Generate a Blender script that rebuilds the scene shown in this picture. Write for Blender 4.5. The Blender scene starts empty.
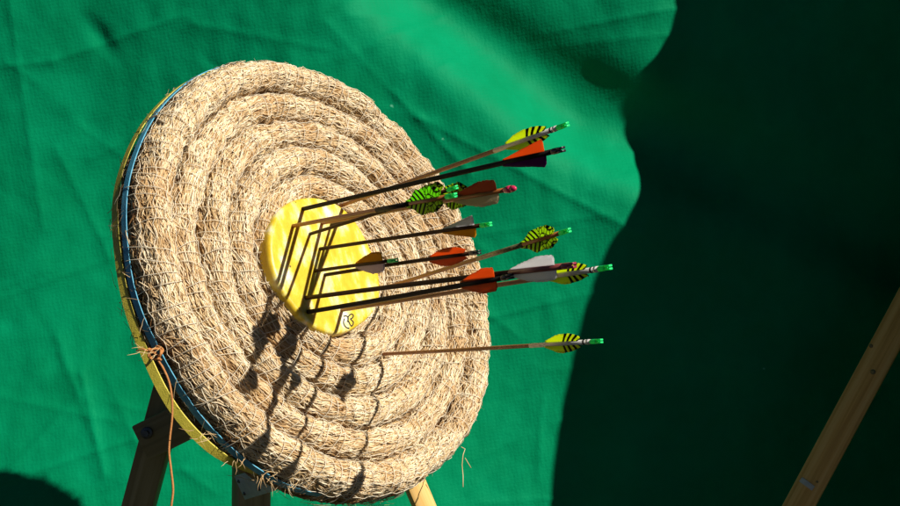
import bpy, math, random
import numpy as np
from mathutils import Vector, Matrix, noise as mn

random.seed(7)
RNG = np.random.default_rng(11)
F = 1250.0            # focal length in photo pixels (50 mm on a 36 mm wide sensor)
CXP, CYP = 450.0, 253.0
H = 1.25              # height of the lens above the ground
sc = bpy.context.scene
COL = sc.collection
SUN = Vector((0.700, -0.455, 0.550)).normalized()      # towards the sun


# ----------------------------------------------------------------- helpers
def cw(c):
    """camera style axes (right, up, towards viewer) -> world"""
    return Vector((c[0], -c[2], c[1] + H))


def cdir(c):
    return Vector((c[0], -c[2], c[1]))


def at(px, py, d):
    """world point at depth d (metres along the view axis)"""
    return Vector(((px - CXP) / F * d, d, H - (py - CYP) / F * d))


def mesh(name, verts, faces, mat=None, parent=None, smooth=True, attrs=None, uvs=None):
    me = bpy.data.meshes.new(name)
    if isinstance(verts, np.ndarray):
        nv = len(verts)
        me.vertices.add(nv)
        me.vertices.foreach_set('co', np.asarray(verts, np.float32).ravel())
        faces = np.asarray(faces, np.int32)
        k = faces.shape[1]
        me.loops.add(faces.size)
        me.loops.foreach_set('vertex_index', faces.ravel())
        me.polygons.add(len(faces))
        me.polygons.foreach_set('loop_start', np.arange(0, faces.size, k, dtype=np.int32))
        me.polygons.foreach_set('loop_total', np.full(len(faces), k, np.int32))
        me.update(calc_edges=True)
    else:
        me.from_pydata([tuple(v) for v in verts], [], [tuple(f) for f in faces])
    if attrs:
        for an, arr in attrs.items():
            a = me.attributes.new(an, 'FLOAT', 'POINT')
            a.data.foreach_set('value', np.asarray(arr, np.float32))
    if uvs is not None:
        uvs = np.asarray(uvs, np.float32)
        idx = np.empty(len(me.loops), np.int32)
        me.loops.foreach_get('vertex_index', idx)
        l = me.uv_layers.new(name='UVMap')
        l.data.foreach_set('uv', uvs[idx].ravel())
    me.validate()
    me.polygons.foreach_set('use_smooth', [smooth] * len(me.polygons))
    me.update()
    o = bpy.data.objects.new(name, me)
    COL.objects.link(o)
    if mat:
        me.materials.append(mat)
    if parent:
        o.parent = parent
    return o


def tag(o, label=None, cat=None, group=None, kind=None):
    if label: o['label'] = label
    if cat: o['category'] = cat
    if group: o['group'] = group
    if kind: o['kind'] = kind
    return o


def empty(name, mw):
    o = bpy.data.objects.new(name, None)
    o.empty_display_size = 0.05
    COL.objects.link(o)
    o.matrix_world = mw
    return o


def sstep(a, b, x):
    t = max(0.0, min(1.0, (x - a) / (b - a)))
    return t * t * (3 - 2 * t)


class MB:
    """collects shapes into one mesh"""
    def __init__(self):
        self.v = []; self.f = []

    def add(self, vs, fs):
        b = len(self.v)
        self.v += [tuple(v) for v in vs]
        self.f += [tuple(i + b for i in f) for f in fs]

    def box(self, size, mw=None, bev=0.0):
        import bmesh
        bm = bmesh.new()
        bmesh.ops.create_cube(bm, size=1.0)
        bmesh.ops.scale(bm, vec=Vector(size), verts=bm.verts)
        if bev:
            bmesh.ops.bevel(bm, geom=bm.edges[:], offset=bev, segments=2, affect='EDGES', profile=0.5)
        if mw is not None:
            bm.transform(mw)
        bm.verts.index_update()
        self.add([v.co.copy() for v in bm.verts], [[v.index for v in f.verts] for f in bm.faces])
        bm.free()
        return self

    def tube(self, pts, rad, n=8, caps=True):
        pts = [Vector(p) for p in pts]
        rads = rad if hasattr(rad, '__len__') else [rad] * len(pts)
        vs = []; fs = []
        t0 = (pts[1] - pts[0]).normalized()
        ref = Vector((0, 0, 1)) if abs(t0.z) < .9 else Vector((1, 0, 0))
        a = t0.cross(ref).normalized()
        for i, p in enumerate(pts):
            t = (pts[min(i + 1, len(pts) - 1)] - pts[max(i - 1, 0)]).normalized()
            a = (a - t * a.dot(t)).normalized()
            b = t.cross(a)
            for j in range(n):
                an = 2 * math.pi * j / n
                vs.append(p + (a * math.cos(an) + b * math.sin(an)) * rads[i])
        for i in range(len(pts) - 1):
            for j in range(n):
                fs.append((i * n + j, i * n + (j + 1) % n, (i + 1) * n + (j + 1) % n, (i + 1) * n + j))
        if caps:
            fs.append(tuple(range(n - 1, -1, -1)))
            fs.append(tuple((len(pts) - 1) * n + j for j in range(n)))
        self.add(vs, fs)
        return self

    def build(self, name, mat, parent=None, smooth=True):
        return mesh(name, self.v, self.f, mat, parent, smooth)


def sharp(o, ang=35):
    """smooth shading that keeps hard edges"""
    me = o.data
    lim = math.cos(math.radians(ang))
    ed = {}
    for p in me.polygons:
        for k in p.edge_keys:
            ed.setdefault(k, []).append(p.normal.copy())
    for e in me.edges:
        ns = ed.get(e.key, [])
        e.use_edge_sharp = len(ns) == 2 and ns[0].dot(ns[1]) < lim
    return o


# --------------------------------------------------------------- materials
def new_mat(name, base=(.5, .5, .5), rough=.6, spec=.4, metal=0.0):
    m = bpy.data.materials.new(name)
    m.use_nodes = True
    nt = m.node_tree
    b = nt.nodes['Principled BSDF']
    b.inputs['Base Color'].default_value = (*base, 1)
    b.inputs['Roughness'].default_value = rough
    b.inputs['Specular IOR Level'].default_value = spec
    b.inputs['Metallic'].default_value = metal
    return m, nt, b


def nd(nt, typ, **kw):
    n = nt.nodes.new(typ)
    for k, v in kw.items():
        if k.startswith('i_'):
            n.inputs[k[2:].replace('_', ' ')].default_value = v
        else:
            setattr(n, k, v)
    return n


def ramp(nt, stops, interp='LINEAR'):
    n = nt.nodes.new('ShaderNodeValToRGB')
    n.color_ramp.interpolation = interp
    el = n.color_ramp.elements
    while len(el) < len(stops):
        el.new(.5)
    for e, (p, c) in zip(el, stops):
        e.position = p
        e.color = (*c, 1) if len(c) == 3 else c
    return n


def mottled(name, c1, c2, scale=20, rough=.6, spec=.4, bump=.0, bscale=200, metal=0.0, stretch=None, detail=6):
    m, nt, b = new_mat(name, c1, rough, spec, metal)
    tc = nd(nt, 'ShaderNodeTexCoord')
    mp = nd(nt, 'ShaderNodeMapping')
    if stretch: mp.inputs['Scale'].default_value = stretch
    nt.links.new(tc.outputs['Object'], mp.inputs['Vector'])
    n = nd(nt, 'ShaderNodeTexNoise', i_Scale=scale, i_Detail=detail, i_Roughness=.62)
    nt.links.new(mp.outputs[0], n.inputs['Vector'])
    r = ramp(nt, [(.32, c1), (.68, c2)])
    nt.links.new(n.outputs['Fac'], r.inputs[0])
    nt.links.new(r.outputs[0], b.inputs['Base Color'])
    if bump:
        n2 = nd(nt, 'ShaderNodeTexNoise', i_Scale=bscale, i_Detail=4)
        nt.links.new(mp.outputs[0], n2.inputs['Vector'])
        bp = nd(nt, 'ShaderNodeBump', i_Strength=bump, i_Distance=.002)
        nt.links.new(n2.outputs['Fac'], bp.inputs['Height'])
        nt.links.new(bp.outputs[0], b.inputs['Normal'])
    return m


def wood_mat(name, c1, c2, c3, rough=.65):
    m, nt, b = new_mat(name, c1, rough, .3)
    tc = nd(nt, 'ShaderNodeTexCoord')
    mp = nd(nt, 'ShaderNodeMapping')
    mp.inputs['Scale'].default_value = (14, 14, .9)
    nt.links.new(tc.outputs['Object'], mp.inputs['Vector'])
    w = nd(nt, 'ShaderNodeTexWave', wave_type='RINGS', rings_direction='Z', i_Scale=1.5, i_Distortion=5.0, i_Detail=3.0)
    w.inputs['Detail Scale'].default_value = 1.6
    nt.links.new(mp.outputs[0], w.inputs['Vector'])
    mp2 = nd(nt, 'ShaderNodeMapping')
    mp2.inputs['Scale'].default_value = (220, 220, 5)
    nt.links.new(tc.outputs['Object'], mp2.inputs['Vector'])
    n = nd(nt, 'ShaderNodeTexNoise', i_Scale=1.0, i_Detail=5)
    nt.links.new(mp2.outputs[0], n.inputs['Vector'])
    mx = nd(nt, 'ShaderNodeMath', operation='MULTIPLY_ADD')
    mx.inputs[1].default_value = .28
    nt.links.new(w.outputs['Fac'], mx.inputs[0])
    mm = nd(nt, 'ShaderNodeMath', operation='MULTIPLY'); mm.inputs[1].default_value = .72
    nt.links.new(n.outputs['Fac'], mm.inputs[0])
    nt.links.new(mm.outputs[0], mx.inputs[2])
    r = ramp(nt, [(.15, c1), (.5, c2), (.9, c3)])
    nt.links.new(mx.outputs[0], r.inputs[0])
    nt.links.new(r.outputs[0], b.inputs['Base Color'])
    bp = nd(nt, 'ShaderNodeBump', i_Strength=.35, i_Distance=.001)
    nt.links.new(mx.outputs[0], bp.inputs['Height'])
    nt.links.new(bp.outputs[0], b.inputs['Normal'])
    return m


def straw_mat():
    m, nt, b = new_mat('straw', (.5, .4, .25), .62, .35)
    a = nd(nt, 'ShaderNodeAttribute', attribute_name='tone')
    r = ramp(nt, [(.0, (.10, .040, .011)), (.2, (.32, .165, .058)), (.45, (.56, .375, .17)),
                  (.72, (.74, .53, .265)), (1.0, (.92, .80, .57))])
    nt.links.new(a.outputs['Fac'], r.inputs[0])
    tc = nd(nt, 'ShaderNodeTexCoord')
    n = nd(nt, 'ShaderNodeTexNoise', i_Scale=16, i_Detail=4)
    nt.links.new(tc.outputs['Object'], n.inputs['Vector'])
    r2 = ramp(nt, [(.36, (.80, .68, .54)), (.56, (1, 1, 1))])
    nt.links.new(n.outputs['Fac'], r2.inputs[0])
    mx = nd(nt, 'ShaderNodeMixRGB', blend_type='MULTIPLY'); mx.inputs[0].default_value = 1
    nt.links.new(r.outputs[0], mx.inputs[1]); nt.links.new(r2.outputs[0], mx.inputs[2])
    nt.links.new(mx.outputs[0], b.inputs['Base Color'])
    tr = nd(nt, 'ShaderNodeBsdfTranslucent'); nt.links.new(mx.outputs[0], tr.inputs['Color'])
    ms = nd(nt, 'ShaderNodeMixShader'); ms.inputs[0].default_value = .16
    nt.links.new(b.outputs[0], ms.inputs[1]); nt.links.new(tr.outputs[0], ms.inputs[2])
    nt.links.new(ms.outputs[0], nt.nodes['Material Output'].inputs['Surface'])
    return m


def tarp_mat(name, tint=1.0):
    m, nt, b = new_mat(name, (.003, .3, .12),   .55, .03)
    tc = nd(nt, 'ShaderNodeTexCoord')
    n = nd(nt, 'ShaderNodeTexNoise', i_Scale=5, i_Detail=8, i_Roughness=.65)
    nt.links.new(tc.outputs['Object'], n.inputs['Vector'])
    r = ramp(nt, [(.3, (.0004 * tint, .186 * tint, .071 * tint)), (.7, (.0006 * tint, .242 * tint, .101 * tint))])
    nt.links.new(n.outputs['Fac'], r.inputs[0])
    # pale specks and scuffs that sit on the plastic
    v = nd(nt, 'ShaderNodeTexNoise', i_Scale=38, i_Detail=3, i_Roughness=.5)
    nt.links.new(tc.outputs['Object'], v.inputs['Vector'])
    rv = ramp(nt, [(.775, (0, 0, 0)), (.83, (1, 1, 1))])
    nt.links.new(v.outputs['Fac'], rv.inputs[0])
    mx = nd(nt, 'ShaderNodeMixRGB'); mx.inputs[2].default_value = (.12, .45, .27, 1)
    nt.links.new(rv.outputs[0], mx.inputs[0]); nt.links.new(r.outputs[0], mx.inputs[1])
    nt.links.new(mx.outputs[0], b.inputs['Base Color'])
    # woven tape structure
    mp = nd(nt, 'ShaderNodeMapping'); mp.inputs['Rotation'].default_value = (0, math.radians(9), 0)
    nt.links.new(tc.outputs['Object'], mp.inputs['Vector'])
    w1 = nd(nt, 'ShaderNodeTexWave', bands_direction='X', i_Scale=30, i_Distortion=3.5, i_Detail=2)
    w2 = nd(nt, 'ShaderNodeTexWave', bands_direction='Z', i_Scale=38, i_Distortion=3.5, i_Detail=2)
    n3 = nd(nt, 'ShaderNodeTexNoise', i_Scale=30, i_Detail=6, i_Roughness=.7)
    for w in (w1, w2, n3):
        nt.links.new(mp.outputs[0], w.inputs['Vector'])
    ad = nd(nt, 'ShaderNodeMath', operation='ADD')
    nt.links.new(w1.outputs['Fac'], ad.inputs[0]); nt.links.new(w2.outputs['Fac'], ad.inputs[1])
    bp = nd(nt, 'ShaderNodeBump', i_Strength=.075, i_Distance=.0014)
    nt.links.new(ad.outputs[0], bp.inputs['Height'])
    bp2 = nd(nt, 'ShaderNodeBump', i_Strength=.34, i_Distance=.006)
    nt.links.new(n3.outputs['Fac'], bp2.inputs['Height'])
    nt.links.new(bp.outputs[0], bp2.inputs['Normal'])
    nt.links.new(bp2.outputs[0], b.inputs['Normal'])
    return m


def uv_nodes(nt):
    tc = nd(nt, 'ShaderNodeTexCoord')
    return tc.outputs['UV']


def vane_mat(name, col, dark=None, rough=.5):
    """plain feather: fine slanted barbs"""
    m, nt, b = new_mat(name, col, rough, .3)
    uv = uv_nodes(nt)
    mp = nd(nt, 'ShaderNodeMapping'); mp.inputs['Rotation'].default_value = (0, 0, math.radians(40))
    nt.links.new(uv, mp.inputs['Vector'])
    w = nd(nt, 'ShaderNodeTexWave', i_Scale=2.2, i_Distortion=2.5, i_Detail=2)
    nt.links.new(mp.outputs[0], w.inputs['Vector'])
    d = dark or tuple(c * .72 for c in col)
    r = ramp(nt, [(.0, d), (.45, col)])
    nt.links.new(w.outputs['Fac'], r.inputs[0])
    nt.links.new(r.outputs[0], b.inputs['Base Color'])
    tr = nd(nt, 'ShaderNodeBsdfTranslucent')
    nt.links.new(r.outputs[0], tr.inputs['Color'])
    mx = nd(nt, 'ShaderNodeMixShader'); mx.inputs[0].default_value = .74
    nt.links.new(b.outputs[0], mx.inputs[1]); nt.links.new(tr.outputs[0], mx.inputs[2])
    nt.links.new(mx.outputs[0], nt.nodes['Material Output'].inputs['Surface'])
    return m


def pattern_vane_mat(name, yellow, kind):
    """printed feather: kind 'zebra' stripes then cells, 'bars' plain then black bars"""
    m, nt, b = new_mat(name, yellow, .5, .3)
    uv = uv_nodes(nt)
    sx = nd(nt, 'ShaderNodeSeparateXYZ'); nt.links.new(uv, sx.inputs[0])
    if kind == 'zebra':
        mp = nd(nt, 'ShaderNodeMapping'); mp.inputs['Rotation'].default_value = (0, 0, math.radians(-38))
        nt.links.new(uv, mp.inputs['Vector'])
        w = nd(nt, 'ShaderNodeTexWave', i_Scale=.34, i_Distortion=1.6, i_Detail=1.5)
        nt.links.new(mp.outputs[0], w.inputs['Vector'])
        r1 = ramp(nt, [(.58, (0, 0, 0)), (.66, (1, 1, 1))])
        nt.links.new(w.outputs['Fac'], r1.inputs[0])
        v = nd(nt, 'ShaderNodeTexVoronoi', feature='DISTANCE_TO_EDGE', i_Scale=1.25)
        nt.links.new(uv, v.inputs['Vector'])
        r2 = ramp(nt, [(.05, (1, 1, 1)), (.09, (0, 0, 0))])
        nt.links.new(v.outputs['Distance'], r2.inputs[0])
        sel = nd(nt, 'ShaderNodeMath', operation='GREATER_THAN'); sel.inputs[1].default_value = 5.2
        nt.links.new(sx.outputs[0], sel.inputs[0])
        mk = nd(nt, 'ShaderNodeMixRGB')
        nt.links.new(sel.outputs[0], mk.inputs[0]); nt.links.new(r1.outputs[0], mk.inputs[1]); nt.links.new(r2.outputs[0], mk.inputs[2])
        mask = mk.outputs[0]
    else:
        mp = nd(nt, 'ShaderNodeMapping'); mp.inputs['Rotation'].default_value = (0, 0, math.radians(8))
        nt.links.new(uv, mp.inputs['Vector'])
        w = nd(nt, 'ShaderNodeTexWave', i_Scale=.27, i_Distortion=2.2, i_Detail=1.2)
        w.inputs['Phase Offset'].default_value = 1.3
        nt.links.new(mp.outputs[0], w.inputs['Vector'])
        r1 = ramp(nt, [(.5, (0, 0, 0)), (.58, (1, 1, 1))])
        nt.links.new(w.outputs['Fac'], r1.inputs[0])
        sel = nd(nt, 'ShaderNodeMath', operation='GREATER_THAN'); sel.inputs[1].default_value = 4.6
        nt.links.new(sx.outputs[0], sel.inputs[0])
        mk = nd(nt, 'ShaderNodeMath', operation='MULTIPLY')
        nt.links.new(sel.outputs[0], mk.inputs[0]); nt.links.new(r1.outputs[0], mk.inputs[1])
        mask = mk.outputs[0]
    mx = nd(nt, 'ShaderNodeMixRGB')
    mx.inputs[1].default_value = (*yellow, 1); mx.inputs[2].default_value = (.012, .014, .008, 1)
    nt.links.new(mask, mx.inputs[0])
    nt.links.new(mx.outputs[0], b.inputs['Base Color'])
    tr = nd(nt, 'ShaderNodeBsdfTranslucent'); nt.links.new(mx.outputs[0], tr.inputs['Color'])
    ms = nd(nt, 'ShaderNodeMixShader'); ms.inputs[0].default_value = .74
    nt.links.new(b.outputs[0], ms.inputs[1]); nt.links.new(tr.outputs[0], ms.inputs[2])
    nt.links.new(ms.outputs[0], nt.nodes['Material Output'].inputs['Surface'])
    return m


def disc_mat():
    m, nt, b = new_mat('yellow foam', (.75, .5, .02), .38, .4)
    tc = nd(nt, 'ShaderNodeTexCoord')
    n = nd(nt, 'ShaderNodeTexNoise', i_Scale=26, i_Detail=5, i_Roughness=.6)
    mp = nd(nt, 'ShaderNodeMapping'); mp.inputs['Scale'].default_value = (1.5, .7, 1)
    nt.links.new(tc.outputs['Object'], mp.inputs['Vector'])
    nt.links.new(mp.outputs[0], n.inputs['Vector'])
    r = ramp(nt, [(.34, (.60, .41, .015)), (.48, (.68, .50, .035)), (.57, (.76, .65, .22)), (.68, (.84, .80, .56))])
    nt.links.new(n.outputs['Fac'], r.inputs[0])
    # a few old arrow holes
    vo = nd(nt, 'ShaderNodeTexVoronoi', i_Scale=42)
    nt.links.new(tc.outputs['Object'], vo.inputs['Vector'])
    lt = nd(nt, 'ShaderNodeMath', operation='LESS_THAN'); lt.inputs[1].default_value = .085
    nt.links.new(vo.outputs['Distance'], lt.inputs[0])
    sp = nd(nt, 'ShaderNodeSeparateColor'); nt.links.new(vo.outputs['Color'], sp.inputs[0])
    gt = nd(nt, 'ShaderNodeMath', operation='GREATER_THAN'); gt.inputs[1].default_value = .62
    nt.links.new(sp.outputs[0], gt.inputs[0])
    mu = nd(nt, 'ShaderNodeMath', operation='MULTIPLY'); nt.links.new(lt.outputs[0], mu.inputs[0]); nt.links.new(gt.outputs[0], mu.inputs[1])
    mh = nd(nt, 'ShaderNodeMixRGB'); mh.inputs[2].default_value = (.16, .10, .02, 1)
    nt.links.new(mu.outputs[0], mh.inputs[0]); nt.links.new(r.outputs[0], mh.inputs[1])
    nt.links.new(mh.outputs[0], b.inputs['Base Color'])
    b.inputs['Subsurface Weight'].default_value = .55
    b.inputs['Subsurface Radius'].default_value = (1.0, .7, .12)
    b.inputs['Subsurface Scale'].default_value = .009
    n2 = nd(nt, 'ShaderNodeTexNoise', i_Scale=140, i_Detail=6, i_Roughness=.7)
    nt.links.new(tc.outputs['Object'], n2.inputs['Vector'])
    bp = nd(nt, 'ShaderNodeBump', i_Strength=.35, i_Distance=.001)
    nt.links.new(n2.outputs['Fac'], bp.inputs['Height'])
    nt.links.new(bp.outputs[0], b.inputs['Normal'])
    return m


M = {}
M['straw'] = straw_mat()
M['tarp'] = tarp_mat('green tarpaulin')
M['disc'] = disc_mat()
M['ink'] = new_mat('black ink', (.015, .015, .025), .5, .3)[0]
M['twine'] = mottled('pale twine', (.62, .52, .36), (.82, .74, .58), 90, .8, .2)
M['strap_yellow'] = mottled('olive yellow strap', (.52, .44, .05), (.68, .56, .07), 60, .5, .4, .3, 500)
M['strap_blue'] = mottled('blue strap', (.06, .27, .40), (.10, .38, .52), 60, .45, .4, .3, 500)
M['cord'] = mottled('orange cord', (.40, .15, .04), (.52, .23, .07), 300, .7, .3, .4, 900)
M['leg_wood'] = wood_mat('weathered brown timber', (.21, .15, .055), (.34, .25, .10), (.45, .34, .16))
M['board_wood'] = wood_mat('dark stained timber', (.17, .13, .06), (.26, .20, .09), (.33, .26, .13))
M['plank_wood'] = wood_mat('pale pine', (.52, .26, .06), (.74, .43, .12), (.85, .58, .22))
M['zinc'] = mottled('galvanised steel', (.45, .52, .48), (.62, .68, .64), 45, .5, .5, .15, 300, .35)
M['bolt'] = mottled('dull steel', (.06, .06, .06), (.14, .14, .14), 200, .4, .5, 0, 1, .9)
M['black'] = mottled('black carbon', (.009, .008, .007), (.02, .017, .014), 180, .55, .08)
M['brown_shaft'] = mottled('brown cedar', (.26, .075, .015), (.40, .135, .03), 60, .38, .5, stretch=(8, 8, .5))
M['dark_shaft'] = mottled('dark brown shaft', (.03, .012, .006), (.065, .026, .011), 60, .5, .1, stretch=(8, 8, .5))
M['tan_shaft'] = mottled('tan cedar', (.25, .08, .016), (.38, .14, .034), 60, .4, .5, stretch=(8, 8, .5))
M['olive_shaft'] = mottled('olive camouflage wrap', (.03, .035, .015), (.22, .22, .1), 160, .4, .45)
M['white_wrap'] = mottled('white wrap', (.55, .53, .47), (.72, .7, .64), 120, .4, .45)
M['red_shaft'] = mottled('dull red wrap', (.16, .03, .03), (.26, .06, .05), 120, .4, .45)
M['silver'] = mottled('silver crest', (.4, .4, .42), (.62, .62, .64), 200, .3, .5, 0, 1, .6)
def plastic(name, col):
    """slightly see-through moulded plastic"""
    m, nt, b = new_mat(name, col, .35, .35)
    tr = nd(nt, 'ShaderNodeBsdfTranslucent'); tr.inputs['Color'].default_value = (*col, 1)
    ms = nd(nt, 'ShaderNodeMixShader'); ms.inputs[0].default_value = .5
    nt.links.new(b.outputs[0], ms.inputs[1]); nt.links.new(tr.outputs[0], ms.inputs[2])
    nt.links.new(ms.outputs[0], nt.nodes['Material Output'].inputs['Surface'])
    return m


M['nock_green'] = plastic('bright green nock', (.04, .92, .30))
M['nock_black'] = new_mat('black nock', (.012, .012, .013), .3, .5)[0]
M['nock_pink'] = new_mat('pink nock', (.62, .03, .10), .25, .5)[0]
M['nock_red'] = new_mat('dark red nock', (.25, .02, .04), .3, .5)[0]
for k, c in dict(orange=(1.0, .28, .055), purple=(.20, .02, .20), white=(.95, .93, .92), lavender=(.85, .74, .80),
                 brown=(.27, .085, .035), tan=(.5, .33, .17), amber=(.92, .52, .015), cream=(.78, .68, .5)).items():
    M['vane_' + k] = vane_mat(k + ' feather', c)
M['vane_zebra'] = pattern_vane_mat('yellow green striped feather', (.66, .92, .05), 'zebra')
M['vane_zebra_green'] = pattern_vane_mat('lime striped feather', (.42, .95, .06), 'zebra')
M['vane_bars'] = pattern_vane_mat('yellow barred feather', (.86, .97, .06), 'bars')
M['vane_yellow'] = vane_mat('yellow feather', (.72, .66, .03))
M['earth'] = mottled('trampled earth and grass', (.03, .028, .014), (.045, .048, .02), 6, .95, .1, .8, 60)
M['label'] = mottled('grey paper tag', (.4, .42, .4), (.55, .57, .55), 80, .5, .3)

# ------------------------------------------------------------ ground
g = 14.0
tag(mesh('ground', [(-g, -g, 0), (g, -g, 0), (g, g, 0), (-g, g, 0)], [(0, 1, 2, 3)], M['earth']), kind='structure')

# ------------------------------------------------------------ back tarpaulin
ZT = 3.10


def n2(x, y, z=0.0):
    return mn.noise(Vector((x, y, z)))


def tp(px, py):
    return ((px - CXP) / F * ZT, -(py - CYP) / F * ZT)


CREASES = []
for (a, b, amp) in [((0, 482), (140, 436), .10), ((84, 372), (112, 470), .10), ((0, 72), (60, 66), .06), ((60, 66), (190, 22), .07),
                    ((0, 300), (120, 255), .05), ((440, 330), (600, 292), .05), ((60, 150), (110, 260), .05),
                    ((420, 120), (640, 235), .08), ((395, 95), (470, 175), .04), ((330, 30), (470, 175), .04),
                    ((480, 235), (610, 215), .05), ((20, 0), (45, 230), .05), ((0, 395), (120, 420), .05),
                    ((470, 490), (560, 420), .06), ((200, 30), (330, 55), .05), ((540, 30), (680, 5), .08), ((520, 45), (690, 30), .06)]:
    CREASES.append((tp(*a), tp(*b), amp))


def seg(px, py, a, b):
    ax, ay = a; bx, by = b
    dx, dy = bx - ax, by - ay
    L2 = dx * dx + dy * dy
    t = ((px - ax) * dx + (py - ay) * dy) / L2
    tt = max(0.0, min(1.0, t))
    ex, ey = px - (ax + dx * tt), py - (ay + dy * tt)
    side = (dx * (py - ay) - dy * (px - ax)) / math.sqrt(L2)
    return math.hypot(ex, ey), side, t


_r = random.Random(21)
for _ in range(46):
    px, py = _r.uniform(-60, 680), _r.uniform(-20, 520)
    an_ = _r.choice([_r.gauss(.1, .25), _r.gauss(1.35, .25), _r.gauss(-.45, .25), _r.gauss(.6, .2)])
    ln = _r.uniform(35, 150)
    CREASES.append((tp(px, py), tp(px + ln * math.cos(an_), py + ln * math.sin(an_)), _r.choice([1, 1, -1]) * _r.uniform(.02, .055)))
VA, VB = tp(433, 0), tp(597, 80)
vdx, vdy = VB[0] - VA[0], VB[1] - VA[1]
vl = math.hypot(vdx, vdy); vdx /= vl; vdy /= vl
DENT = tp(106, 40)


G_DARK, G_LIT = .43, 1.42


def tarp_h(x, y):
    """height of the cloth towards the viewer"""
    h = 0.0
    # big soft valley running down to the right
    s = (x - VA[0]) * vdx + (y - VA[1]) * vdy
    bend = .05 * math.sin(s * 4.0)
    d = -(x - VA[0]) * vdy + (y - VA[1]) * vdx + bend * .4
    amp = sstep(-.32, .02, s) * (1 - .5 * sstep(.62, 1.1, s))
    h += amp * (G_DARK * (.72 + .28 * sstep(.05, .4, s)) * .055 * .886 * (math.erf((d - .060) / .055) + 1) - G_LIT * .072 * .886 * (math.erf((d + .075 + .065 * sstep(0, .5, s)) / .072) + 1))
    calm = 1 - .75 * amp * math.exp(-((d - .05) / .10) ** 2)
    # swelling above the valley
    # broad waves
    h += .030 * n2(x * 1.5 + 3.1, y * 1.1 - 1.7) + calm * .011 * n2(x * 3.6 - 2.0, y * 2.4 + 5.0, 2.2)
    h += .17 * (math.log1p(math.exp((-.2 - y) * 14)) / 14) * sstep(.3, -.2, x)
    h += .13 * (math.log1p(math.exp((y + .02) * 14)) / 14)
    # dent near the top left
    ex, ey = x - DENT[0], y - DENT[1]
    u = ex * .6 - ey * .8; v = ex * .8 + ey * .6
    h -= .009 * math.exp(-(v / .022) ** 2 - (u / .055) ** 2)
    # vertical hanging folds
    h += .004 * math.sin(x * 17 + 2.5 * n2(x * 2, y * 1.2, 7)) * (0.4 + n2(x * 1.1, y * .9, 3) + .3)
    # wrinkles
    q = n2(x * 9 + .8 * n2(x * 4, y * 4, 9), y * 6, 1.0)
    h += calm * (.0030 * (abs(q) - .3) + .0022 * n2(x * 22, y * 15, 4))
    q2 = n2(x * 5 - y * 7, x * 1.6 + y * 1.3, 12.0)
    h += calm * .0045 * (1 - min(1.0, abs(q2) * 6)) * max(0, n2(x * 2.2, y * 2.2, 15) + .25)
    for a, b, am in CREASES:
        dd, side, t = seg(x, y, a, b)
        if dd < .06:
            h += calm * am * .058 * math.exp(-(dd / .011))
    return h


X0, X1, Y0, Y1 = -1.9, 1.45, -1.25, 1.25
NX, NY = 520, 400
xs = np.linspace(X0, X1, NX); ys = np.linspace(Y0, Y1, NY)
vt = np.empty((NY, NX, 3), np.float32)
for j, y in enumerate(ys):
    for i, x in enumerate(xs):
        vt[j, i] = (x, ZT - tarp_h(x, y), y + H + .002)
idx = np.arange(NX * NY).reshape(NY, NX)
ft = np.stack([idx[:-1, :-1], idx[:-1, 1:], idx[1:, 1:], idx[1:, :-1]], -1).reshape(-1, 4)
back = mesh('tarpaulin', vt.reshape(-1, 3), ft, M['tarp'])
sd = back.modifiers.new('thickness', 'SOLIDIFY'); sd.thickness = .0015; sd.offset = -1
tag(back, 'large green woven tarpaulin hanging in folds behind the straw target', 'tarpaulin')

# unseen curtain added at the right, front edge shaped to throw the wavy shadow
XS = 1.16
edge_px = [(538, 600), (545, 545), (550, 506), (556, 450), (564, 400), (576, 345), (592, 287), (612, 240), (632, 208), (641, 178),
           (640, 150), (632, 118), (630, 92), (640, 72), (664, 48), (676, 24), (679, 0), (684, -40), (690, -90)]
edge = []
for px, py in edge_px:
    x, y = tp(px, py)
    p = cw((x, y, -ZT + tarp_h(x, y)))
    t = (XS - p.x) / SUN.x
    q = p + SUN * t
    edge.append((q.z, q.y))
edge.sort()
ez = np.array([e[0] for e in edge]); ey = np.array([e[1] for e in edge])
zz = np.concatenate([np.linspace(.004, ez[0] - .01, 30), np.linspace(ez[0], ez[-1], 150), np.linspace(ez[-1] + .01, ez[-1] + .6, 20)])
vs = []; NR = 40
for z in zz:
    yf = np.interp(z, ez, ey)
    for i in range(NR):
        t = i / (NR - 1)
        yy = yf + (3.20 - yf) * t
        fold = (.03 * math.sin(yy * 16 + 1.5 * n2(z * 1.3, yy * 2)) + .02 * n2(yy * 3, z * 1.2, 5)) * sstep(0, .25, t)
        vs.append((XS + fold, yy, z))
vs = np.array(vs, np.float32)
idx = np.arange(len(vs)).reshape(len(zz), NR)
fs = np.stack([idx[:-1, :-1], idx[:-1, 1:], idx[1:, 1:], idx[1:, :-1]], -1).reshape(-1, 4)
side = mesh('shadow_curtain', vs, fs, M['tarp'])
sd = side.modifiers.new('thickness', 'SOLIDIFY'); sd.thickness = .0015
tag(side, 'unseen green curtain added at the side, wavy front edge shaped to shade the right of the tarpaulin', 'curtain')

# ------------------------------------------------------------ target frame
D = 2.13
nc = np.array([.72, .34, 0.0]); nc[2] = math.sqrt(1 - nc @ nc)
Cc = np.array([(328.4 - CXP) / F * D, -(272 - CYP) / F * D, -D])
nW = cdir(nc).normalized()
upW = Vector((0, 0, 1))
wW = upW.cross(nW).normalized()          # local x: to the right in the face
uW = nW.cross(wW).normalized()           # local y: up in the face
TW = Matrix((wW, uW, nW)).transposed().to_4x4()
TW.translation = cw(Cc)
TI = TW.inverted()


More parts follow.
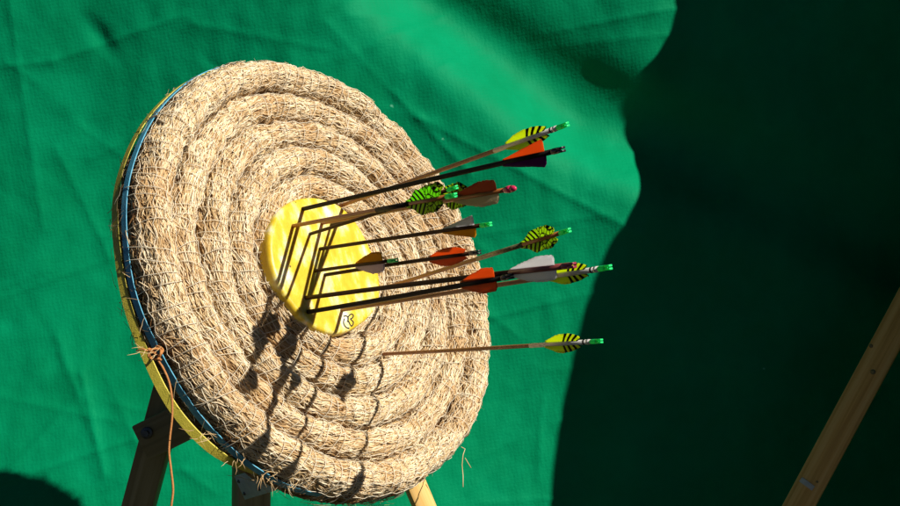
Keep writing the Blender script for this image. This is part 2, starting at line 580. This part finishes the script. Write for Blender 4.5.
def on_face(px, py, z):
    """where the sight line of a photo pixel meets the plane z of the target, in target coordinates"""
    o = TI @ Vector((0, 0, H))
    d = (TI @ at(px, py, 1.0)) - o
    t = (z - o.z) / d.z
    return o + d * t


target = empty('archery_target', TW)
tag(target, 'round coiled straw archery target with a yellow centre, leaning on a wooden stand', 'archery target')

ZC = -.015
PITCH = .0518
RINGS = [.357 - PITCH * k - (.003 if k else 0) for k in range(7)]
HA, HB = .0268, .045


def vnoise(a, b, seed):
    """cheap smooth noise for numpy arrays"""
    r = np.random.default_rng(seed)
    o = np.zeros_like(a)
    for k in range(7):
        fa = r.uniform(.4, 1.6); fb = r.uniform(.4, 1.6); p = r.uniform(0, 7); q = r.uniform(0, 7)
        o += np.sin(a * fa * (1 + k * .5) + p + 1.3 * np.sin(b * fb + q)) * np.cos(b * fb * (1 + k * .4) + q) / (1 + .5 * k)
    return o / 2.2


def coil_surf(k, th, ph, lift):
    R = RINGS[k]
    s = th * R
    Rc = R + .0045 * vnoise(s * 9, s * 0 + k, 5 + k)
    zc = ZC + .004 * vnoise(s * 8, s * 0 + k * 2., 30 + k) + (-.004 if k == 0 else 0) - .003 * (k == 1)
    bulge = 1 + .09 * vnoise(s * 26, s * 0 + 3., 60 + k)
    lump = .0035 * vnoise(s * 70, ph * 2.2, 90 + k) + .0022 * vnoise(s * 160, ph * 5, 120 + k)
    c, sn = np.cos(ph), np.sin(ph)
    e = 2 / 2.05
    a = (HA + (.003 if k == 0 else 0)) * bulge + lump + lift
    b = HB * (1.2 if k == 0 else 1) * bulge + lump + lift
    rr = Rc + a * np.sign(c) * np.abs(c) ** e
    z = zc + b * np.sign(sn) * np.abs(sn) ** e
    return np.stack([rr * np.cos(th), rr * np.sin(th), z], -1)


def strands(k, n, ph_lo, ph_hi, lift_lo, lift_hi, len_lo, len_hi, wid, spread, tone, fly=0.0, seed=0, bias=.15):
    r = np.random.default_rng(1000 + seed * 17 + k)
    R = RINGS[k]
    NP = 5
    th0 = r.uniform(0, 2 * np.pi, n)
    ph0 = r.uniform(ph_lo, ph_hi, n)
    # clumps: straws nearby lie alike
    psi = r.normal(bias, spread, n) + 0.15 * vnoise(th0 * R * 60, ph0 * 2.5, 200 + k)
    L = r.uniform(len_lo, len_hi, n) * r.uniform(.6, 1.2, n)
    cur = r.normal(0, .09, n)
    l0 = r.uniform(lift_lo, lift_hi, n)
    l1 = np.abs(r.normal(0, fly, n)) if fly else np.zeros(n)
    flip = np.where(r.random(n) < .5, 1, -1)
    t = np.linspace(-.5, .5, NP)
    T = t[None, :] * L[:, None]
    P = psi[:, None] + cur[:, None] * t[None, :] * 2
    rad = .038
    th = th0[:, None] + T * np.cos(P) / np.maximum(R + HA * np.cos(ph0)[:, None] * .8, .03)
    ph = ph0[:, None] + T * np.sin(P) / rad
    lf = l0[:, None] + l1[:, None] * np.clip(flip[:, None] * t[None, :] + .5, 0, 1) ** 2 - .0012 * np.abs(t[None, :] * 2) ** 3
    pos = coil_surf(k, th.ravel(), ph.ravel(), lf.ravel()).reshape(n, NP, 3)
    eps = .05
    nor = coil_surf(k, th.ravel(), ph.ravel(), lf.ravel() + .004).reshape(n, NP, 3) - pos
    nor /= np.linalg.norm(nor, axis=2, keepdims=True) + 1e-9
    tan = np.gradient(pos, axis=1)
    tan /= np.linalg.norm(tan, axis=2, keepdims=True) + 1e-9
    sd_ = np.cross(tan, nor)
    roll = r.normal(0, .5, n)[:, None, None]
    wv = sd_ * np.cos(roll) + nor * np.sin(roll)
    hv = nor * np.cos(roll) - sd_ * np.sin(roll)
    w = (wid * r.uniform(.55, 1.35, n))[:, None, None] * np.array([.55, .95, 1, .9, .5])[None, :, None]
    A = pos - wv * w * .5
    B = pos + hv * w * .42
    Cq = pos + wv * w * .5
    V = np.stack([A, B, Cq], 2).reshape(-1, 3)          # n*NP*3
    base = (np.arange(n) * NP * 3)[:, None, None]
    i = np.arange(NP - 1)[None, :, None] * 3
    j = np.arange(2)[None, None, :]
    q = np.stack([base + i + j, base + i + j + 1, base + i + j + 4, base + i + j + 3], -1).reshape(-1, 4)
    tn = np.clip(r.normal(tone[0], tone[1], n) + .14 * vnoise(th0 * R * 45, ph0 * 2, 300 + k), 0, 1)
    # a straw pales or darkens a little along its length
    TN = np.repeat(np.clip(tn[:, None] + r.normal(0, .08, n)[:, None] * t[None, :] * 2, 0, 1), 3, axis=1).ravel()
    return V, q, TN


for k, R in enumerate(RINGS):
    nth = int(2 * math.pi * R / .004); nph = 40
    th = np.linspace(0, 2 * np.pi, nth, endpoint=False); ph = np.linspace(0, 2 * np.pi, nph, endpoint=False)
    TH, PH = np.meshgrid(th, ph, indexing='ij')
    V0 = coil_surf(k, TH.ravel(), PH.ravel(), -.001 * np.ones(TH.size))
    idx = np.arange(nth * nph).reshape(nth, nph)
    F0 = np.stack([idx, np.roll(idx, -1, 0), np.roll(np.roll(idx, -1, 0), -1, 1), np.roll(idx, -1, 1)], -1).reshape(-1, 4)
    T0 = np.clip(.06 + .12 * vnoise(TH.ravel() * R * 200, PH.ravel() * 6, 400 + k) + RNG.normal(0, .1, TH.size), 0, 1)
    area = 2 * math.pi * R
    lo, hi = (-2.2, 3.0) if k == 0 else (.1, 3.05)
    lo2, hi2 = (.3, 2.6) if k == 0 else (.45, 2.68)
    vis = 1.0 if k < 6 else .5
    q_ = 1.5 if k == 0 else 1
    sets = [
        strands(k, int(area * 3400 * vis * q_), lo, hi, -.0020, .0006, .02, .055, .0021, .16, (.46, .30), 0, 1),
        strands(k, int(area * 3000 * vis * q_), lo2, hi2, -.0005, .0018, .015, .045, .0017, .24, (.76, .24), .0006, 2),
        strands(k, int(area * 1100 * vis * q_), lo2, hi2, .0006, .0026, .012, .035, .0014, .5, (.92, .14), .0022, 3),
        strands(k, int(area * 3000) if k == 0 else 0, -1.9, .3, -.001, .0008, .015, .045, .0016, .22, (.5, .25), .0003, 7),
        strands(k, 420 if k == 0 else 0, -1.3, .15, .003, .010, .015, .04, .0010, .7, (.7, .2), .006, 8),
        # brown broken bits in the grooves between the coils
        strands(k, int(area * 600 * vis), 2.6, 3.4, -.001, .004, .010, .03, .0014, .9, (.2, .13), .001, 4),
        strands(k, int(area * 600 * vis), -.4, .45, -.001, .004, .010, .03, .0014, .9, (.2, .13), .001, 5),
        # stray ends that stand off
        strands(k, int(area * (70 if k else 60) * vis), lo2, hi2, .001, .003, .012, .032, .0008, .8, (.78, .2), .006, 6),
    ]
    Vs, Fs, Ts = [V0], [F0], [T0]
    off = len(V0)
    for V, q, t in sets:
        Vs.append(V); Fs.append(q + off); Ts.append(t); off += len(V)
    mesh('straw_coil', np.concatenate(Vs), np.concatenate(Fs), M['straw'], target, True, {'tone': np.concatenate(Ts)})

# thin twine netting over the coils
tw = MB()
for k, R in enumerate(RINGS[:6]):
    n = int(2 * math.pi * R / .0165)
    r = random.Random(k)
    lo, hi = (-.1, 2.75) if k == 0 else (.2, 2.9)
    for i in range(n):
        if r.random() < .12: continue
        th0 = 2 * math.pi * (i + r.uniform(-.22, .22)) / n
        lean = r.gauss(.1, .22)
        m = 12
        ph = np.linspace(lo, hi, m)
        th = th0 + lean * .03 / R * (ph - 1.4) + .0012 / R * np.sin(ph * 3 + r.uniform(0, 6))
        P = coil_surf(k, th, ph, np.full(m, .0046))
        tw.tube([Vector(p) for p in P], .00058, 4, False)
    for j, p0 in enumerate((.45, 1.05, 1.65, 2.25) if k == 0 else (.8, 1.5, 2.2)):
        m = int(2 * math.pi * R / .006)
        th = np.linspace(0, 2 * np.pi, m)
        saw = np.abs(((th * R / .033 + j * .5) % 1.0) - .5) * 2 - .5
        ph = p0 + .16 * saw + .10 * np.sin(th * 7 + k + j)
        P = coil_surf(k, th, ph, np.full(m, .0044))
        tw.tube([Vector(p) for p in P], .00052, 4, False)
tw.build('netting', M['twine'], target)


# straps round the rim
def strap(name, mat, z, width, lift, label, seed, tilt):
    m = 240
    V = []; Fq = []
    for i in range(m):
        th = 2 * math.pi * i / m
        rr = 0
        # sits on the outer coil, a little slack here and there
        zz_ = z + .0025 * math.sin(th * 3 + seed) + .0015 * math.sin(th * 7 + seed * 2)
        ring = []
        for j, (dz, dl) in enumerate([(-.5, 0), (.5, 0), (.5, .0016), (-.5, .0016)]):
            zc = zz_ + dz * width
            c = max(0.05, 1 - min(.98, abs((zc - ZC + .004) / (HB * 1.2))) ** 2.05) ** (1 / 2.05)
            dth = (math.degrees(th) - 212 + 180) % 360 - 180
            lean = tilt * (.45 + 1.0 * math.exp(-(dth / 32) ** 2))
            deg = math.degrees(th)
            sink = sstep(*((220, 240) if tilt > .003 else (238, 262)), deg) * (1 - sstep(400, 430, deg)) + (1 - sstep(35, 70, deg))
            loose = tilt * 1.3 * math.exp(-((math.degrees(th) - 213) / 17) ** 2) if tilt > .003 else 0
            rad = RINGS[0] + (HA + .003) * c + loose + (lean * (.5 - dz)) * (1 - sink) - .011 * min(1, sink) + lift + dl + .0045 * float(vnoise(np.array([th * RINGS[0] * 9]), np.array([0.]), 5)[0])
            V.append((rad * math.cos(th), rad * math.sin(th), zc))
        for j in range(4):
            a = i * 4 + j; b = i * 4 + (j + 1) % 4
            c_ = ((i + 1) % m) * 4 + (j + 1) % 4; d_ = ((i + 1) % m) * 4 + j
            Fq.append((a, b, c_, d_))
    o = mesh(name, V, Fq, mat, target, False)
    tag(o, label)
    return o


strap('strap', M['strap_blue'], -.013, .011, .0045, 'blue strap round the rim', 1.0, .001)
strap('strap', M['strap_yellow'], -.034, .013, .0055, 'olive yellow strap round the rim', 2.2, .006)

# yellow centre disc
ZD = .043
outl = [(271, 262), (269, 243), (272, 225), (280, 209), (292, 201), (306, 197), (322, 198), (341, 205), (357, 222), (368, 242),
        (377, 264), (381, 285), (380, 301), (373, 313), (361, 324), (347, 332), (333, 334), (318, 329), (304, 319), (292, 305), (282, 290), (275, 276)]
pts = [on_face(x, y, ZD) for x, y in outl]
cx = sum(p.x for p in pts) / len(pts); cy = sum(p.y for p in pts) / len(pts)
an = [math.atan2(p.y - cy, p.x - cx) for p in pts]; rd = [math.hypot(p.x - cx, p.y - cy) for p in pts]
od = sorted(zip(an, rd)); aa = np.array([o[0] for o in od]); rr_ = np.array([o[1] for o in od])
aa = np.concatenate([aa - 2 * np.pi, aa, aa + 2 * np.pi]); rr_ = np.concatenate([rr_] * 3)
NT = 120
tt = np.linspace(-np.pi, np.pi, NT, endpoint=False)
rad = np.interp(tt, aa, rr_)
for _ in range(4):
    rad = (np.roll(rad, 1) + 2 * rad + np.roll(rad, -1)) / 4
print('disc', cx, cy, rad.min(), rad.max())
prof = [(-.004, -.030), (-.001, -.026), (.0, -.020), (.0, -.008), (-.001, -.0035), (-.003, -.0010), (-.0065, .0), (-.0085, .0), (-.03, .0002), (-.06, .0), (-.09, 0)]
V = []; Fq = []
for j, (dr, dz) in enumerate(prof):
    for i in range(NT):
        r_ = max(.004, rad[i] + dr if dr > -.02 else (rad[i] - .0) * (1 + dr / .105))
        V.append((cx + r_ * math.cos(tt[i]), cy + r_ * math.sin(tt[i]), ZD + dz + .0003 * n2(math.cos(tt[i]) * r_ * 25, math.sin(tt[i]) * r_ * 25)))
for j in range(len(prof) - 1):
    for i in range(NT):
        Fq.append((j * NT + i, j * NT + (i + 1) % NT, (j + 1) * NT + (i + 1) % NT, (j + 1) * NT + i))
Fq.append(tuple((len(prof) - 1) * NT + i for i in range(NT)))
bull = mesh('bullseye', V, Fq, M['disc'], target)
tag(bull, 'round yellow foam centre with scuffs and a small black handwritten mark')
ink = MB()
k_ = 11.25
for st in ([(268, 184), (292, 178), (312, 192), (318, 215), (308, 245)], [(276, 210), (265, 245), (272, 280), (295, 308), (330, 318)],
           [(322, 250), (314, 205), (335, 168), (362, 160), (376, 180), (362, 204), (344, 212), (356, 228), (374, 245), (372, 275), (356, 293), (338, 275), (320, 235)]):
    P = [on_face(320 + x / k_, 300 + y / k_, ZD + .0004) for x, y in st]
    # smooth the stroke
    Q = []
    for i in range(len(P) - 1):
        p0 = P[max(0, i - 1)]; p1 = P[i]; p2 = P[i + 1]; p3 = P[min(len(P) - 1, i + 2)]
        for t in (0, .25, .5, .75):
            Q.append(.5 * ((2 * p1) + (p2 - p0) * t + (2 * p0 - 5 * p1 + 4 * p2 - p3) * t * t + (3 * p1 - p0 - 3 * p2 + p3) * t ** 3))
    Q.append(P[-1])
    ink.tube(Q, .0010, 6)
ink.build('ink_mark', M['ink'], bull)

# loose tufts and a hanging straw at the lower rim
ls = MB()
r = random.Random(3)


def px_path(pts, z):
    return [on_face(x, y, z) for x, y in pts]


ls.tube(px_path([(461, 447), (465, 449), (463, 455), (462, 465), (463, 476), (463, 487)], 0), .0008, 5)
ls.tube(px_path([(465, 458), (468, 463), (471, 468)], .0), .0007, 5)
for (x, y) in [(205, 434), (240, 458), (268, 476), (285, 470), (300, 470), (150, 350), (275, 480), (292, 482)]:
    for i in range(9):
        a = r.uniform(-1.2, 1.2) + math.atan2(y - 272, x - 328)
        L = r.uniform(5, 17)
        p = [(x + r.uniform(-14, 14), y + r.uniform(-5, 5))]
        for s in range(3):
            a += r.uniform(-.5, .5)
            p.append((p[-1][0] + math.cos(a) * L / 3, p[-1][1] + math.sin(a) * L / 3))
        ls.tube(px_path(p, .01), [.0005, .0005, .0004, .0002], 4)
nv = len(ls.v)
tag(mesh('loose_straw', ls.v, ls.f, M['straw'], target, True, {'tone': np.clip(RNG.normal(.7, .12, nv), 0, 1)}), kind='stuff')


# ------------------------------------------------------------ arrows
A0 = np.array([.60, .10, .79]); A0 /= np.linalg.norm(A0)


def arrow(entry, tip, h, label, shaft, nock, vanes, vlen, vh, shape, wrap=None, roll=0.0, rad=.0033, sections=(), bands=False, tilt=0.0, nl=.022):
    """entry and tip are photo pixels; the shaft's length follows from its direction"""
    e = TW @ on_face(entry[0], entry[1], h)
    aw = cdir(A0)
    o = Vector((0, 0, H)); d1 = at(tip[0], tip[1], 1.0) - o
    best = None
    for i in range(600):
        t = 1.15 + i * .002
        v = (o + d1 * t) - e
        ang = v.normalized().dot(aw)
        if best is None or ang > best[0]:
            best = (ang, t, v.length)
    tipw = o + d1 * best[1]
    zdir = (tipw - e).normalized()
    L = (tipw - e).length
    # local y is "up" as the viewer sees it, local x away from the viewer
    view = ((e + tipw) / 2 - o).normalized()
    ydir = view.cross(zdir).normalized()
    if ydir.z < 0: ydir = -ydir
    xdir = ydir.cross(zdir).normalized()
    mw = Matrix((xdir, ydir, zdir)).transposed().to_4x4()
    mw.translation = e
    root = empty('arrow', mw)
    tag(root, label, 'arrow', 'arrows stuck in the straw target')
    away = 1.0 if xdir.dot(view) > 0 else -1.0
    sh = MB(); nb = L - nl
    zs = [-.05] + list(np.linspace(0, nb, 9))
    sag = random.Random(label).uniform(-.0012, .0012)
    cen = lambda z: Vector((0, sag * math.sin(math.pi * max(0, z) / L), z))
    sh.tube([cen(z) for z in zs], rad, 12)
    sh.build('shaft', M[shaft], root)
    # coloured lengths of the shaft (from, to measured back from the nock end)
    for (b0, b1, mt) in sections:
        s = MB(); s.tube([cen(nb - b1), cen(nb - (b0 + b1) / 2), cen(nb - b0)], rad + .0004, 12)
        s.build('wrap', M[mt], root)
    if bands:
        for b in (.004, .011):
            s = MB(); s.tube([cen(nb - b - .003), cen(nb - b)], rad + .0008, 12)
            s.build('crest_band', M['silver' if b < .01 else 'black'], root)
    # nock with its string groove
    nk = MB(); n = 12; r0 = rad + .0003
    rings = [(0, r0 * .95), (.002, r0 * 1.05), (nl * .45, r0 * 1.02), (nl * .6, r0 * .95)]
    if nock == 'nock_pink':
        rings = [(0, r0 * .8), (.003, r0 * 1.15), (nl * .4, r0 * 1.45), (nl * .65, r0 * 1.35)]
    nk.tube([cen(nb) + Vector((0, 0, z)) for z, _ in rings], [q for _, q in rings], n)
    if nock != 'nock_pink':
        for sgn in (-1, 1):
            nk.box((r0 * 1.7, r0 * .8, nl * .5), Matrix.Translation(Vector((0, sgn * r0 * .54, nb + nl * .74))), .0006)
    else:
        nk.tube([cen(nb) + Vector((0, 0, nl * z)) for z in (.64, .8, .92, 1.0)], [r0 * 1.35, r0 * 1.2, r0 * .85, r0 * .3], n)
    nk.build('nock', M[nock], root)
    # vanes
    z1 = nb - .012 - (.012 if bands else 0); z0 = z1 - vlen
    rj = random.Random(label + 'v')
    for q, vm in enumerate(vanes):
        # the first two lean to the viewer, above and below; the third points away
        a = {0: 90 - 22, 1: -90 + 22, 2: 180}[q] + roll
        a = math.radians(a)
        dv = Vector((-away * math.cos(a), math.sin(a), 0))
        nv_ = Vector((0, 0, 1)).cross(dv)
        NU, NV = 28, 4
        Vv = []; UV = []; Fv = []
        for sgn in (1, -1):
            for i in range(NU):
                u = i / (NU - 1)
                if shape == 'tri': hh = (.10 + .90 * u ** .85)
                elif shape == 'shield': hh = min(1.0, .08 + 1.25 * u ** .7) * (1 - .12 * max(0, u - .75) / .25)
                elif shape == 'zebra': hh = (sstep(-.12, .42, u) * (1 - .55 * sstep(.8, 1.0, u))) * (1 + rj.uniform(-.07, .07))
                else: hh = max(0.05, math.sin(math.pi * min(1, u * .5 + .5 * u ** 1.4) ** .85)) ** .55 if u < .97 else .45
                hh = hh * vh * (.9 if shape in ('para', 'zebra') else 1.0) * (1 + rj.uniform(-.06, .04) * (1 if shape != 'tri' else .4))
                for j in range(NV):
                    t = j / (NV - 1)
                    sweep = (.010 * t if shape in ('tri', 'shield') else .018 * t) * (1 if u > .1 else u * 10)
                    bend = .0018 * t * t * math.sin(u * 5 + q)
                    rr = rad * .9 + hh * t
                    p = dv * rr + nv_ * (bend + sgn * .00035 + .0022 * (u - .5)) + Vector((0, 0, z0 + u * vlen + sweep * .5 - (.004 if t == 1 and i == NU - 1 else 0)))
                    Vv.append(p); UV.append((u * 9.0, t * 1.7))
        nn = NU * NV
        for i in range(NU - 1):
            for j in range(NV - 1):
                a_ = i * NV + j
                Fv.append((a_, a_ + NV, a_ + NV + 1, a_ + 1))
                Fv.append((nn + a_, nn + a_ + 1, nn + a_ + NV + 1, nn + a_ + NV))
            a_ = i * NV + NV - 1
            Fv.append((a_, a_ + NV, nn + a_ + NV, nn + a_))
        for j in range(NV - 1):
            Fv.append((j, j + 1, nn + j + 1, nn + j))
            b_ = (NU - 1) * NV + j
            Fv.append((b_, nn + b_, nn + b_ + 1, b_ + 1))
        mesh('vane', Vv, Fv, M[vm], root, True, None, UV)
    return root


S, B = .03, ZD
Z3 = ['vane_zebra'] * 3
arrow((340, 206), (568, 124), S, 'topmost arrow, tan shaft with white wrap, yellow barred feathers and green nock', 'tan_shaft', 'nock_green',
      ['vane_bars'] * 3, .088, .0135, 'para', sections=[(.0, .140, 'white_wrap')], bands=True)
arrow((303, 209), (564, 149), B, 'black arrow with orange upper and purple lower vane, just below the topmost arrow', 'black', 'nock_black',
      ['vane_orange', 'vane_purple', 'vane_orange'], .085, .0165, 'tri', roll=6, rad=.0036)
arrow((293, 226), (456, 195), B, 'brown arrow entering the yellow centre farthest left, lime striped feathers and green nock', 'brown_shaft', 'nock_green',
      ['vane_zebra_green', 'vane_zebra', 'vane_zebra'], .082, .0185, 'zebra', sections=[(.085, .17, 'black')])
arrow((310, 234), (457, 187), B, 'thin dark arrow crossing behind the brown one, striped feathers and green nock', 'dark_shaft', 'nock_green',
      ['vane_zebra', 'vane_zebra_green', 'vane_zebra'], .074, .015, 'zebra', rad=.0028, roll=15)
arrow((322, 223), (516, 188), B, 'brown arrow with a brown and a cream feather and a bulbous pink nock', 'brown_shaft', 'nock_pink',
      ['vane_brown', 'vane_cream', 'vane_brown'], .100, .0165, 'shield', nl=.026)
arrow((331, 225), (482, 190), B, 'arrow with striped feathers mostly hidden behind the one with the pink nock', 'dark_shaft', 'nock_green',
      ['vane_zebra', 'vane_zebra', 'vane_zebra'], .07, .0195, 'zebra', rad=.0026)
arrow((320, 249), (491, 224), B, 'dark arrow with white upper and amber lower vane and green nock', 'dark_shaft', 'nock_green',
      ['vane_white', 'vane_amber', 'vane_white'], .075, .0145, 'tri', rad=.003)
arrow((315, 271), (397, 260), B, 'deeply sunk short arrow in front of the yellow centre, amber and pale lilac vanes', 'dark_shaft', 'nock_green',
      ['vane_amber', 'vane_lavender', 'vane_white'], .078, .015, 'shield', rad=.0028)
arrow((325, 275), (480, 252), B, 'dark arrow with rounded orange vanes and black nock, right of the short one', 'dark_shaft', 'nock_black',
      ['vane_orange'] * 3, .082, .013, 'para', rad=.003)
arrow((385, 288), (570, 230), S, 'tan arrow in the straw beside the yellow centre, striped feathers held clear against the tarpaulin', 'tan_shaft', 'nock_green',
      Z3, .078, .0170, 'zebra', sections=[(.085, .20, 'olive_shaft')], rad=.0034)
arrow((306, 298), (575, 265), B, 'long dark brown arrow with ragged white feathers and dark red nock', 'dark_shaft', 'nock_red',
      ['vane_white', 'vane_white', 'vane_lavender'], .088, .0145, 'shield', sections=[(.0, .1, 'red_shaft')], rad=.0036)
arrow((308, 312), (513, 276), B, 'black arrow with broad orange vanes and one purple vane, nearest the black ink mark', 'black', 'nock_black',
      ['vane_orange', 'vane_orange', 'vane_purple'], .074, .0145, 'shield', rad=.0036)
arrow((342, 310), (611, 267), B, 'tan arrow reaching farthest right, yellow barred feathers, green nock', 'tan_shaft', 'nock_green',
      ['vane_bars'] * 3, .072, .0125, 'para', sections=[(.0, .1, 'white_wrap')], bands=True)
arrow((386, 354), (602, 341), S, 'lowest arrow, alone in the straw below the yellow centre, tan with white wrap', 'tan_shaft', 'nock_green',
      ['vane_bars'] * 3, .070, .0135, 'para', sections=[(.0, .128, 'white_wrap')], bands=True, rad=.003)


# ------------------------------------------------------------ stand
def beam(mb, p, q, w, t, face=None, bev=.003, ext=0.0):
    """square timber from p to q; its wide side (w) turned to the direction face"""
    p = Vector(p); q = Vector(q)
    z = (q - p).normalized()
    f = (face if face is not None else Vector((0, -1, 0)))
    y = (f - z * f.dot(z)).normalized()
    x = y.cross(z).normalized()
    m = Matrix((x, y, z)).transposed().to_4x4()
    m.translation = (p + q) / 2
    mb.box((w, t, (q - p).length + ext), m, bev)
    return mb


def beam_obj(name, p, q, w, t, mat, parent, face=None, bev=.003):
    """same, with its own local axes so that the grain runs along it"""
    p = Vector(p); q = Vector(q)
    z = (q - p).normalized()
    f = (face if face is not None else Vector((0, -1, 0)))
    y = (f - z * f.dot(z)).normalized()
    x = y.cross(z).normalized()
    m = Matrix((x, y, z)).transposed().to_4x4(); m.translation = (p + q) / 2
    o = sharp(MB().box((w, t, (q - p).length), None, bev).build(name, mat, None))
    if parent:
        o.parent = parent
        o.matrix_parent_inverse = parent.matrix_world.inverted()
    o.matrix_world = m
    return o


def to_ground(a, b):
    """extend the line a->b down to the ground"""
    a = Vector(a); b = Vector(b)
    d = b - a
    return a + d * ((a.z - .002) / -d.z)


stand = empty('target_stand', Matrix.Translation(at(240, 300, 2.42).xy.to_3d()))
tag(stand, 'wooden easel stand behind and under the straw target', 'target stand')
# left leg
a = at(186, 330, 2.36); b = at(139, 506, 2.36)
beam_obj('leg', a, to_ground(a, b), .058, .040, M['leg_wood'], stand)
# second leg, nearly upright under the target
a = at(252, 380, 2.30); b = at(251, 506, 2.30)
beam_obj('leg', a, to_ground(a, b), .060, .055, M['leg_wood'], stand, Vector((.45, -1, 0)))
# right leg
a = at(392, 430, 2.28); b = at(424, 506, 2.28)
beam_obj('leg', a, to_ground(a, b), .040, .040, M['plank_wood'], stand, Vector((.3, -1, 0)), .012)
# sloping cross board on the left leg with its bolt
cb = beam_obj('cross_board', at(141, 443, 2.315), at(262, 383, 2.315), .070, .022, M['board_wood'], stand)
bo = MB()
c = at(147, 433, 2.302)
bo.tube([c, c + Vector((0, -.004, 0)), c + Vector((0, -.005, 0))], [.011, .011, .008], 16)
bo.tube([c + Vector((0, -.004, 0)), c + Vector((0, -.012, 0))], .006, 6)
sharp(bo.build('bolt', M['bolt'], None)).parent = cb
bpy.context.view_layer.update()
bpy.data.objects[bo and 'bolt'].matrix_parent_inverse = cb.matrix_world.inverted()
# galvanised bracket
p0 = at(240, 488, 2.235); p1 = at(305, 467, 2.04)
br = beam_obj('bracket', p0, p1, .046, .003, M['zinc'], stand, Vector((.15, -1, .1)), .001)
L = (p1 - p0).length
for (x, z) in [(.012, -.46), (-.012, -.46), (.012, -.2), (-.012, -.22), (.012, .06), (-.012, .04), (.012, .32), (-.012, .32)]:
    hb = MB()
    hb.tube([Vector((x, .0012, z * L)), Vector((x, .0024, z * L)), Vector((x, .0042, z * L))], [.0036, .0034, .0014], 12)
    sharp(hb.build('screw', M['bolt'], br))

# orange cord knotted to the strap and hanging in front of the leg
co = MB()
pts_px = [(150, 353, 1.86), (155, 346, 1.83), (163, 350, 1.82), (158, 359, 1.81), (163, 368, 1.80), (169, 382, 1.80), (172, 400, 1.80), (172, 418, 1.80),
          (170, 436, 1.80), (169, 452, 1.80), (171, 470, 1.80), (173, 490, 1.80), (171, 508, 1.80), (168, 540, 1.81), (172, 600, 1.81), (170, 700, 1.82)]
P = [at(*p) for p in pts_px]
Q = []
for i in range(len(P) - 1):
    p0 = P[max(0, i - 1)]; p1 = P[i]; p2 = P[i + 1]; p3 = P[min(len(P) - 1, i + 2)]
    for t in (0, .2, .4, .6, .8):
        Q.append(.5 * ((2 * p1) + (p2 - p0) * t + (2 * p0 - 5 * p1 + 4 * p2 - p3) * t * t + (3 * p1 - p0 - 3 * p2 + p3) * t ** 3))
co.tube(Q, .0017, 8)
kc = at(156, 354, 1.815)
for s in range(3):
    ring = [kc + Vector((.009 * math.cos(a + s), -.004 + .006 * math.sin(2 * a + s), .008 * math.sin(a - s * .7))) for a in np.linspace(0, 5.6, 18)]
    co.tube(ring, .0016, 7)
co.tube([at(150, 352, 1.82), at(143, 349, 1.82), at(136, 351, 1.82)], [.002, .0018, .0012], 6)
cord = co.build('cord', M['cord'])
tag(cord, 'thin orange cord knotted at the rim of the target and hanging down', 'cord')

# ------------------------------------------------------------ leaning plank at the right
pa = at(799, 506, 2.84); pb = at(905, 309, 2.86)
dn = pa + (pa - pb) * ((pa.z - .01) / (pb.z - pa.z))
up = pb + (pb - pa).normalized() * .18
pl = beam_obj('wooden_plank', dn, up, .064, .030, M['plank_wood'], None, Vector((-.35, -1, .2)))
tag(pl, 'bare pine plank leaning in the dark at the right', 'plank')


def plank_local(px, py):
    o = Vector((0, 0, H)); d = at(px, py, 1.0) - o
    mi = pl.matrix_world.inverted()
    bpy.context.view_layer.update()
    lo = mi @ o; ld = (mi.to_3x3() @ d)
    t = (.015 - lo.y) / ld.y
    return lo + ld * t


bpy.context.view_layer.update()
sgn_y = 1 if (pl.matrix_world.inverted() @ Vector((0, 0, H))).y > 0 else -1
q = plank_local(807, 484)
tg = MB(); tg.box((.034, .002, .012), Matrix.Translation(Vector((q.x, .0165, q.z))) @ Matrix.Rotation(math.radians(-8), 4, 'Y'), .0008)
t1 = sharp(tg.build('paper_tag', M['label'], pl))
for (x, y, r_) in [(873, 372, .006), (871, 346, .0045), (817, 482, .003)]:
    q = plank_local(x, y)
    MB().tube([Vector((q.x, .0145, q.z)), Vector((q.x, .0160, q.z))], r_, 12).build('knot', M['board_wood'], pl)

# ------------------------------------------------------------ light, sky, camera
w = bpy.data.worlds.new('World'); sc.world = w; w.use_nodes = True
nt = w.node_tree
bg = nt.nodes['Background']
sky = nt.nodes.new('ShaderNodeTexSky'); sky.sky_type = 'NISHITA'; sky.sun_disc = False
sky.air_density = .17; sky.dust_density = .05; sky.altitude = 2500
elev = math.asin(SUN.z)
sky.sun_elevation = elev
sky.sun_rotation = math.atan2(SUN.x, SUN.y)
nt.links.new(sky.outputs[0], bg.inputs['Color'])
bg.inputs['Strength'].default_value = .05
sl = bpy.data.lights.new('sun', 'SUN'); sl.energy = 5.0; sl.angle = math.radians(.53); sl.color = (1.0, .955, .88)
so = bpy.data.objects.new('sun', sl); COL.objects.link(so)
so.rotation_euler = (-SUN).to_track_quat('-Z', 'Y').to_euler()
so.location = (3, -2, 5)

cam = bpy.data.cameras.new('camera'); cam.sensor_width = 36; cam.lens = 50; cam.clip_end = 200; cam.clip_start = .05
cobj = bpy.data.objects.new('camera', cam); COL.objects.link(cobj)
cobj.location = (0, 0, H); cobj.rotation_euler = (math.radians(90), 0, 0)
sc.camera = cobj
sc.view_settings.view_transform = 'Standard'
sc.view_settings.look = 'None'
sc.view_settings.exposure = 0.42
sc.view_settings.gamma = 1.0
sc.cycles.max_bounces = 6
